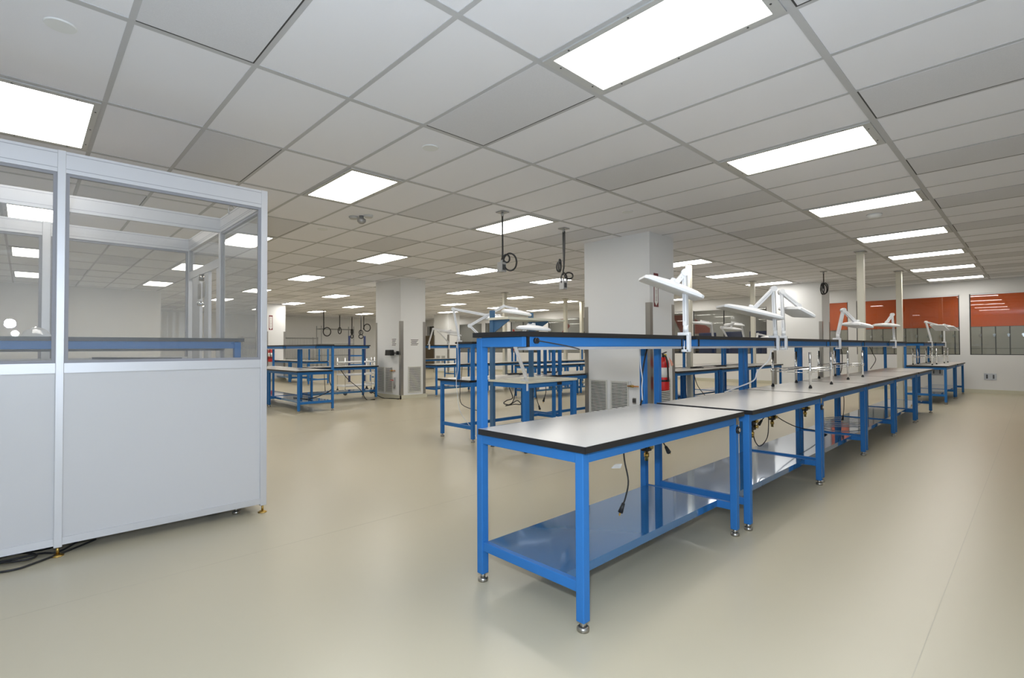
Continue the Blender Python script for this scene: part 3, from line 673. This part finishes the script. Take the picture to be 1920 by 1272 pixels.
# rear wall
for a, b in ((-1.02, .115), (.176, 1.303)):
    x0, x1 = XRR-.035, XRR-.012
    MB(o).box(x0, x1, a, b, 1.11, 1.168).build('mid_rail', 'alu', bt)
    MB(o).box(x0, x1, a, b, .068, .112).build('bottom_rail', 'alu', bt)
    MB(o).box(x0+.005, x1-.005, a, b, .112, 1.11).build('lower_panel', 'boothpanel', bt)
    g = MB(o); e = .022
    g.box(x0, x1, a, a+e, 1.168, BZ).box(x0, x1, b-e, b, 1.168, BZ).box(x0, x1, a+e, b-e, BZ-e, BZ)
    gf = g.build('window_gasket', 'gasket', bt); MB(o).box(XRR-.026, XRR-.022, a+e, b-e, 1.168, BZ-e).build('window_pane', 'boothglass', gf)
MB(o).tube([(-4.97, 1.30, HB-.02), (-4.97, 1.30, HB+.04), (-4.97, 1.325, HB+.055), (-4.97, 1.345, HB+.04), (-4.97, 1.345, HB+.0)], .004).build('lifting_hook', 'boxgrey', bt)
# board on a stand inside the booth
t = thing('board_stand', 'thin black-edged board on a stand inside the booth, below the riser', 'board', (-5.2, .68, .8205))
m = MB((-5.2, .68, .8205)); m.prism([(-4.76, .86, 1.163), (-4.80, .92, 1.163), (-5.94, .50, 1.163), (-5.90, .44, 1.163)], (0, 0, .018)); m.build('board', 'black', t)
m = MB((-5.2, .68, .8205)); m.cyl((-4.84, .86, .8205), (-4.84, .86, 1.163), .012); m.cyl((-4.91, .83, .8205), (-4.91, .83, 1.163), .012); m.build('stand', 'steel', t)
# crumpled clear bag on the booth riser shelf
rb = random.Random(3); m = MB((-4.42, .05, ZR)); nx, ny = 7, 9
def bagv(i, k, top):
    u, v = i/(nx-1), k/(ny-1); e = math.sin(PI*u)*math.sin(PI*v)
    return (-4.52+.2*u, -.02+.15*v, ZR+.001+(top*(.012+.045*e+.012*rb.random()) if 0 < u < 1 and 0 < v < 1 else .004*top))
vs = [bagv(i, k, 1) for i in range(nx) for k in range(ny)]
fs = [(i*ny+k, i*ny+k+1, (i+1)*ny+k+1, (i+1)*ny+k) for i in range(nx-1) for k in range(ny-1)]
vb = [(-4.52+.2*i/(nx-1), -.02+.15*k/(ny-1), ZR+.001) for i in range(nx) for k in range(ny)]
m.add(vs, fs, 0, True); m.add(vb, fs, 0)
tag(m.build('plastic_bag', 'plasticbag'), 'crumpled clear plastic bag on the riser shelf inside the booth', 'plastic bag')

# ------------------------------------------------------------------ cords on the floor and benches
def cord(label, pts, r=.005, mt='rubber', plug=None, cat='power cord', group=None, name='power_cord'):
    o = pts[0]; t = thing(name, label, cat, o, 0, group)
    MB(o).tube(pts, r, 6).build('cable', mt, t)
    if plug is not None:
        a = Vector(pts[-1]); d = (a-Vector(pts[-2])).normalized()
        m = MB(o).cyl(a-d*.005, a+d*.05, .009, .015, 10); m.build('plug', mt, t)
        m = MB(o); sd = d.cross(Vector((0, 0, 1))); sd = sd.normalized() if sd.length > .05 else Vector((1, 0, 0))
        for s in (-1, 1): m.bar(a+d*.05+sd*.006*s, a+d*.068+sd*.006*s, .0015, .006)
        m.build('prongs', 'brass', t)
    return t
G2 = 'black cords under the booth'
cord('black cord looping out in front under the booth panel', [(-4.30, .35, .008), (-4.19, .22, .008), (-4.07, .05, .008), (-4.035, -.02, .008), (-4.06, -.12, .008), (-4.2, -.4, .008)], .006, group=G2)
cord('black cord passing behind the booth post foot', [(-4.62, .55, .03), (-4.44, .33, .008), (-4.20, .17, .009), (-4.24, .08, .008), (-4.24, -.1, .008), (-4.3, -.4, .008)], .006, group=G2)
cord('black cord in a loop beside the booth post', [(-4.26, -.2, .022), (-4.29, -.02, .022), (-4.22, .05, .022), (-4.15, .06, .022), (-4.13, .0, .022), (-4.2, -.15, .022)], .006, group=G2)
cord('black cord rising behind the booth panel', [(-4.5, .42, .07), (-4.42, .30, .02), (-4.32, .15, .01), (-4.33, .02, .01), (-4.4, -.12, .03), (-4.45, -.2, .12)], .006, group=G2)
G3 = 'cords hanging under the front row'
cord('black plug cord hanging over the foreground lower shelf', [(-1.62, 2.42, .735), (-1.62, 2.43, .62), (-1.605, 2.445, .50), (-1.62, 2.44, .41), (-1.63, 2.43, .37)], .0045, plug=1, group=G3)
cord('short black plug cord hanging beyond the brass air block', [(-1.65, 2.87, .735), (-1.66, 2.91, .665), (-1.66, 2.96, .61)], .0045, plug=1, group=G3)
cord('black cord drooping in a loop under the second bench', [(-1.70, 4.48, .53), (-1.72, 4.58, .43), (-1.74, 4.75, .36), (-1.75, 4.95, .41), (-1.75, 4.99, .55), (-1.75, 4.98, .735)], .0045, group=G3)
cord('short black plug cord under the right end of the second bench', [(-1.72, 4.85, .735), (-1.71, 4.86, .66), (-1.75, 4.82, .58)], .0045, plug=1, group=G3)
cord('black cord running down to the third bench lower shelf', [(-2.0, 5.55, .68), (-1.95, 5.75, .52), (-1.85, 6.05, .38), (-1.78, 6.45, .30), (-1.75, 6.75, .222)], .005, plug=1, group=G3)
cord('black plug cord under the fourth bench', [(-1.75, 7.45, .735), (-1.73, 7.52, .62), (-1.73, 7.52, .45), (-1.74, 7.52, .36)], .0045, plug=1, group=G3)
cord('grey cord sagging under the worktop of the foreground bench', [(-1.62, 3.05, .736), (-1.60, 3.13, .68), (-1.58, 3.24, .68), (-1.56, 3.33, .736)], .005, 'lampgrey', group=G3)
cord('coiled grey cable lying on the fourth bench lower shelf', [(-1.8+.22*math.cos(a*.6), 7.75+.38*math.sin(a*.6), .222+.0022*a) for a in range(32)], .005, 'lampgrey', group=G3)
cord('black cord behind the riser post at the fifth bench', [(-2.06, 8.83, 1.24), (-2.04, 8.82, 1.12), (-2.04, 8.80, .95), (-2.055, 8.79, .85)], .006, group=G3)
cord('black cord bowed out right of the sixth bench post', [(-2.04, 10.6, 1.24), (-2.02, 10.75, 1.12), (-2.0, 10.85, 1.0), (-2.04, 10.64, .85)], .006, group=G3)
cord('black cord tied along the post at the end of the foreground bench', [(-2.052, 3.40, 1.25), (-2.050, 3.35, 1.15), (-2.050, 3.31, 1.0), (-2.05, 3.32, .90), (-2.03, 3.26, .826)], .007, group=G3)
cord('white cord hanging from the second lamp down to the worktop', [(-1.74, 5.06, 1.225), (-1.76, 5.03, 1.12), (-1.83, 4.96, 1.02), (-1.86, 4.93, .93), (-1.98, 4.80, .86), (-2.03, 4.70, .827)], .006, 'whiteplastic', group=G3)
cord('white curled cord beside the foreground bench post', [(-2.054, 3.30, 1.24), (-2.040, 3.28, 1.12), (-2.044, 3.31, 1.02), (-2.036, 3.29, .95), (-2.02, 3.27, .86)], .004, 'whiteplastic', group=G3)
cord('thin black cord with a round grommet at the foreground riser end', [(-1.742, 1.86, 1.285), (-1.735, 1.98, 1.27), (-1.735, 2.10, 1.255), (-1.75, 2.2, 1.24)], .003, group=G3)
tag(MB((-1.74, 1.855, 1.285)).cyl((-1.7575, 1.855, 1.285), (-1.742, 1.855, 1.285), .015, n=16).build('grounding_stud', 'rubber'), 'round black stud on the riser rail of the foreground bench', 'stud')
G4 = 'cords in the far benches'
cord('white cord hanging down the end of the four-post bench', [(-5.45, 4.225, 1.34), (-5.43, 4.22, 1.0), (-5.46, 4.21, .80), (-5.42, 4.20, .60), (-5.35, 4.19, .40), (-5.28, 4.3, .2), (-5.1, 4.3, .02)], .005, 'whiteplastic', group=G4)
cord('black cord draped from the four-post bench end', [(-5.36, 4.23, 1.0), (-5.37, 4.225, .86), (-5.38, 4.21, .70), (-5.33, 4.2, .5), (-5.2, 4.4, .40)], .005, group=G4)
cord('tied black cord bundle hanging under the white-topped workstation', [(-4.52, 4.30, .76), (-4.46, 4.30, .64), (-4.56, 4.30, .60), (-4.62, 4.30, .56), (-4.52, 4.31, .55), (-4.38, 4.30, .61), (-4.32, 4.30, .57), (-4.44, 4.31, .56), (-4.60, 4.31, .53), (-4.46, 4.30, .585), (-4.40, 4.3, .76)], .006, group=G4)
cord('black plug cord hanging under the white top, left of two', [(-4.50, 4.75, .78), (-4.49, 4.76, .60), (-4.47, 4.78, .50)], .005, plug=1, group=G4)
cord('black plug cord hanging under the white top, right of two', [(-4.42, 4.85, .78), (-4.42, 4.86, .68), (-4.43, 4.84, .60)], .005, plug=1, group=G4)
cord('black cord crossing the leg of the bench nearest the booth', [(-9.9, 4.43, .80), (-9.95, 4.45, .6), (-10.0, 4.50, .4), (-10.3, 4.2, .23), (-10.9, 4.1, .225)], .009, group=G4)
cord('black cord trailing from the bench before the scanner pillar to the floor', [(-11.75, 5.5, .78), (-11.7, 5.7, .5), (-11.55, 5.95, .24), (-11.35, 6.0, .012), (-11.2, 6.1, .012)], .009, plug=1, group=G4)
cord('black floor cord ending in a plug at the scanner pillar foot', [(-11.6, 6.3, .15), (-11.35, 6.45, .012), (-11.1, 6.55, .012), (-10.9, 6.60, .012)], .009, plug=1, group=G4)
cord('black cord hanging in the middle of the bench before the scanner pillar', [(-11.8, 5.15, .78), (-11.8, 5.16, .5), (-11.8, 5.18, .23)], .008, group=G4)
cord('black cord bowed under the bench beyond the big pillar', [(-4.75, 9.55, .78), (-4.72, 9.65, .5), (-4.65, 9.8, .3), (-4.6, 9.9, .225)], .007, group=G4)
# dark cable heaps on the far tops
def heap(label, x, y, z, s=.16):
    pts = [(x+s*math.cos(a*1.1)*(.5+.5*random.random()), y+s*math.sin(a*1.1)*(.6+.5*random.random()), z+.008+.004*(a % 4)) for a in range(16)]
    cord(label, pts, .008, cat='cable heap', name='cable_heap', group='cable heaps')
heap('black cable heap on the bench left of the big pillar', -5.75, 5.6, .822); heap('second black cable heap on that worktop near the big pillar', -5.72, 6.4, .822)
heap('black cables heaped on the bench top beyond the big pillar', -4.75, 9.7, .822); heap('black cables on the second bench beyond the big pillar', -4.8, 10.9, .822)

# ------------------------------------------------------------------ air blocks and small fittings under the benches
def air_block(label, x, y, z=.685):
    o = (x, y, z); t = thing('air_block', label, 'air manifold', o, 0, 'air blocks under the front row')
    MB(o).box(x-.022, x+.022, y-.03, y+.03, z-.125, z).box(x-.01, x+.01, y-.02, y+.02, z, .791).build('body', 'black', t, .003)
    m = MB(o)
    for zz in (z-.05, z-.095): m.cyl((x+.022, y-.005, zz), (x+.05, y-.005, zz), .013, n=8); m.cyl((x-.05, y-.005, zz), (x-.022, y-.005, zz), .013, n=8); m.cyl((x, y-.06, zz), (x, y-.03, zz), .012, n=8)
    m.cyl((x, y, z-.19), (x, y, z-.125), .012, n=8); m.cyl((x, y, z-.165), (x, y, z-.14), .017, n=6)
    m.build('brass_fitting', 'brass', t)
air_block('black air block with brass fittings under the foreground bench', -1.82, 2.99)
air_block('black air block behind the second bench leg', -1.66, 4.36)
air_block('black air block near the right end of the second bench', -1.75, 5.08)
air_block('black air block under the third bench', -1.75, 6.05)
air_block('black air block under the bench after the gap', -2.0, 14.4)
air_block('black air block under the sixth bench', -2.0, 12.0)
for lab, y, xx in (('round black grounding point on the foreground bench right leg', 3.4, -1.389), ('round black grounding point on the second bench right leg', 5.188, -1.369)):
    o = (xx, y, .70); t = thing('grounding_point', lab, 'grounding point', o, 0, 'grounding points')
    MB(o).cyl((xx, y, .70), (xx+.012, y, .70), .024, n=18).build('knob', 'rubber', t)
    MB(o).cyl((xx+.012, y, .70), (xx+.018, y, .70), .012, n=14).build('snap', 'chrome', t)
    MB(o).box(xx, xx+.003, y-.02, y+.02, .735, .78).build('plate', 'steel', t)
tag(MB((-1.63, 2.36, .55)).add([(-1.62, 2.41, .60), (-1.645, 2.375, .60), (-1.655, 2.35, .578), (-1.625, 2.40, .575), (-1.622, 2.412, .598), (-1.643, 2.38, .596)], [(0, 1, 2, 3), (4, 3, 2, 5)], 0).build('cord_tag', 'plasticbag'), 'small clear plastic tag on the hanging foreground cord', 'tag')

# ------------------------------------------------------------------ extinguishers and signs
def extinguisher(label, x, y, z, rz):
    t = thing('fire_extinguisher', label, 'fire extinguisher', (x, y, z), rz, 'fire extinguishers')
    MB().lathe([(.05, 0), (.083, .008), (.085, .03), (.085, .40), (.075, .45), (.045, .485), (.026, .50)], (0, 0, 0), 24).build('cylinder', 'red', t)
    MB().lathe([(.0858, .20), (.0858, .345)], (0, 0, 0), 24).build('label_band', 'paper', t)
    MB().lathe([(.0868, .135), (.0868, .165)], (0, 0, 0), 24).build('strap', 'black', t)
    MB().cyl((0, 0, .495), (0, 0, .545), .02).bar((-.03, 0, .55), (.09, 0, .575), .02, .012).bar((-.01, 0, .53), (.085, 0, .525), .02, .008).build('valve_handle', 'black', t)
    MB().cyl((0, -.02, .53), (0, -.045, .53), .016).build('gauge', 'yellow', t)
    MB().tube([(-.02, -.02, .52), (-.06, -.08, .50), (-.055, -.10, .38), (-.04, -.098, .25), (-.03, -.096, .15)], .012, 8).build('hose', 'rubber', t)
    MB().prism([(.05, -.062, .50), (.10, -.085, .44), (.14, -.09, .38), (.07, -.088, .36)], (0, .001, 0)).build('inspection_tag', 'pinktag', t)
    MB().box(-.02, .02, .085, .115, .1, .46).build('wall_bracket', 'black', t)
extinguisher('red fire extinguisher on the big pillar side with a pink tag', CA[0]+.118, 6.885, .60, PI/2)
extinguisher('distant red fire extinguisher on the pillar beside the booth', CC[0]+.118, 6.80, .75, PI/2)
def vsign(label, x, y, z0, z1, wd):
    zc = (z0+z1)/2; o = (x, y, zc); t = thing('extinguisher_sign', label, 'sign', o, 0, 'fire extinguisher signs')
    MB(o).box(x+.001, x+.004, y-wd/2, y+wd/2, z0, z1).build('panel', 'maroon', t)
    a = wd*.36
    MB(o).prism([(x+.0042, y-a, z1-.05), (x+.0042, y+a, z1-.05), (x+.0042, y+a, z0+.07), (x+.0042, y, z0+.015), (x+.0042, y-a, z0+.07)], (.0006, 0, 0)).build('arrow', 'paper', t)
    txt = 'FIRE EXTINGUISHER'
    hh = (z1-z0-.15)/len(txt); lt = MB(o); dg = bpy.context.evaluated_depsgraph_get()
    for k, ch in enumerate(txt):
        if ch == ' ': continue
        cu = bpy.data.curves.new('letter', 'FONT'); cu.body = ch; cu.size = hh*1.25; cu.align_x = 'CENTER'; cu.align_y = 'CENTER'; cu.extrude = .0003
        ob = bpy.data.objects.new('letter', cu); COL.objects.link(ob); bpy.context.view_layer.update()
        me = bpy.data.meshes.new_from_object(ob.evaluated_get(bpy.context.evaluated_depsgraph_get()))
        zz = z1-.065-hh*(k+.5)
        lt.add([(x+.0054+v.co.z, y+v.co.x*1.9, zz+v.co.y) for v in me.vertices], [tuple(p.vertices) for p in me.polygons])
        bpy.data.objects.remove(ob); bpy.data.curves.remove(cu); bpy.data.meshes.remove(me)
    lt.build('lettering', 'maroon', t)
vsign('maroon and white vertical extinguisher sign on the big pillar behind the first lamp', CA[0], 6.895, 1.86, 2.37, .13)
vsign('distant vertical extinguisher sign on the pillar beside the booth', CC[0], 6.84, 1.98, 2.54, .14)
# scanner box, notices, valves, outlets
o = (-11.2, CB[1]-.06, 1.14)
t = thing('scanner_box', 'black box on a bracket on the white pillar left of its corner', 'wall box', o)
MB(o).prism([(-11.36, CB[1]-.16, 1.07), (-11.34, CB[1]-.16, 1.21), (-11.12, CB[1]-.16, 1.21), (-11.10, CB[1]-.16, 1.07)], (0, .12, 0)).build('body', 'black', t, .01)
MB(o).box(-11.10, -10.97, CB[1]-.05, CB[1]-.03, 1.12, 1.14).box(-10.99, -10.95, CB[1]-.06, CB[1]-.005, 1.09, 1.18).build('bracket', 'black', t)
def notice(label, face, a0, a1, z0, z1, c):
    o = ((a0+a1)/2, c, (z0+z1)/2) if face == 'y' else (c, (a0+a1)/2, (z0+z1)/2)
    t = thing('paper_notice', label, 'notice', o, 0, 'paper notices')
    p = MB(o); q = MB(o)
    def bx(m, a, b, s, e, d0, d1):
        m.box(a, b, c-d1, c-d0, s, e) if face == 'y' else m.box(c+d0, c+d1, a, b, s, e)
    bx(p, a0, a1, z0, z1, .001, .003)
    n = 5; L_ = a1-a0
    for k in range(n):
        z = z1-(k+.7)*(z1-z0)/(n+.4); bx(q, a0+L_*(.10+.05*(k % 2)), a1-L_*(.08+.10*(k % 3)), z-.008, z+.006, .0032, .004)
    p.build('sheet', 'paper', t); q.build('printed_lines', 'ink', t)
notice('small paper notice with printed lines left of the scanner pillar corner', 'y', -11.30, -11.06, 1.30, 1.50, CB[1])
notice('paper notice with printed lines right of the scanner pillar corner', 'x', 6.93, 7.20, 1.31, 1.48, CB[0])
def valve(label, x0, x1, y, z):
    o = (x0, y, z); t = thing('pipe_valve', label, 'pipe valve', o, 0, 'brass valves on pillars')
    MB(o).cyl((x0, y-.03, z), (x1, y-.03, z), .011, n=10).cyl((x0+.02, y-.03, z), (x0+.02, y-.001, z), .011, n=10).build('pipe', 'copper', t)
    MB(o).cyl((x0+.05, y-.03, z), (x0+.11, y-.03, z), .019, n=8).build('valve_body', 'brass', t)
    MB(o).bar((x0+.07, y-.03, z+.015), (x0+.06, y-.035, z+.08), .012, .006).build('lever', 'boxgrey', t)
valve('brass pipe valve on the big pillar right of its grilles', -4.395, -4.20, CA[1], .653)
valve('brass pipe valve on the scanner pillar above its grilles', -11.33, -11.09, CB[1], .69)
t = thing('red_valve', 'small red-handled valve low on the scanner pillar', 'valve', (-11.13, CB[1], .45))
MB((-11.13, CB[1], .45)).cyl((-11.13, CB[1]-.03, .25), (-11.13, CB[1]-.03, .52), .022, n=8).box(-11.15, -11.11, CB[1]-.03, CB[1]-.001, .30, .33).build('pipe', 'boxgrey', t)
MB((-11.13, CB[1], .45)).bar((-11.13, CB[1]-.06, .455), (-11.24, CB[1]-.06, .455), .03, .02).build('handle', 'redplastic', t)
def outlet(label, x, y, z, wd=.115, h=.075):
    o = (x, y, z); t = thing('wall_outlet', label, 'outlet', o, 0, 'wall outlets')
    MB(o).box(x-wd/2, x+wd/2, y-.008, y-.0005, z-h/2, z+h/2).build('plate', 'guard', t, .002)
    m = MB(o)
    for s in (-.26, .26): m.box(x+s*wd-.016, x+s*wd+.016, y-.0095, y-.008, z-h*.3, z+h*.3)
    m.build('sockets', 'dark', t)
outlet('white double outlet on the wall below the big right window', -.88, YF, .44, .24, .17)
outlet('white outlet on the window wall behind the last bench', -1.95, YF, .55, .26, .22)
outlet('grey outlet low on the big pillar', -4.29, CA[1], .43, .06, .09)

# ------------------------------------------------------------------ distant racks, posts and carts
wire_stand('tall chrome wire rack at the end wall, right of three', -26.6, -26.0, 11.2, 13.0, 0, 2.45, 0, 'distant wire racks', .02, [.2, .9, 1.5, 2.3], 'rackgrey', 2.6)
wire_stand('chrome wire rack at the end wall, middle of three', -26.6, -26.0, 9.3, 11.0, 0, 1.85, 0, 'distant wire racks', .02, [.2, .75, 1.3, 1.8], 'rackgrey', 2.6)
wire_stand('chrome wire rack at the end wall, left of three', -26.6, -26.0, 7.4, 9.1, 0, 1.85, 0, 'distant wire racks', .02, [.2, .75, 1.3, 1.8], 'rackgrey', 2.6)
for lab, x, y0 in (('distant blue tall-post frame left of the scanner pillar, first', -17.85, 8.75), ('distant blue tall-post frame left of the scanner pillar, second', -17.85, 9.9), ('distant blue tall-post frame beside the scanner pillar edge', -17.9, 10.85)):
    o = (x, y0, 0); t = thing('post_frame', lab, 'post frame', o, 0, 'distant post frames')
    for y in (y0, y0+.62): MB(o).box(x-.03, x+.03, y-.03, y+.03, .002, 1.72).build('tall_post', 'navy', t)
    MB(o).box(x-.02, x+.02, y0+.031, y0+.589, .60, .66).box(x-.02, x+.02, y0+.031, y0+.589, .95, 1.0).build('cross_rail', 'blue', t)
def cart(label, x, y):
    o = (x, y, 0); t = thing('utility_cart', label, 'cart', o, 0, 'white carts')
    for z in (.22, .52, .86): MB(o).box(x-.25, x+.25, y-.40, y+.40, z, z+.035).build('tray', 'whiteplastic', t, .004)
    for sx in (-1, 1):
        for sy in (-1, 1):
            MB(o).cyl((x+sx*.23, y+sy*.38, .14), (x+sx*.23, y+sy*.38, 1.0), .012, n=8).build('upright', 'chrome', t)
            MB(o).cyl((x+sx*.23-.012, y+sy*.38, .055), (x+sx*.23+.012, y+sy*.38, .055), .055, n=14).box(x+sx*.23-.016, x+sx*.23+.016, y+sy*.38-.02, y+sy*.38+.02, .08, .145).build('caster', 'dark', t)
cart('white three-tray utility cart behind the left benches, nearer of two', -13.05, 6.55)
cart('white three-tray utility cart behind the left benches, farther of two', -13.4, 7.6)
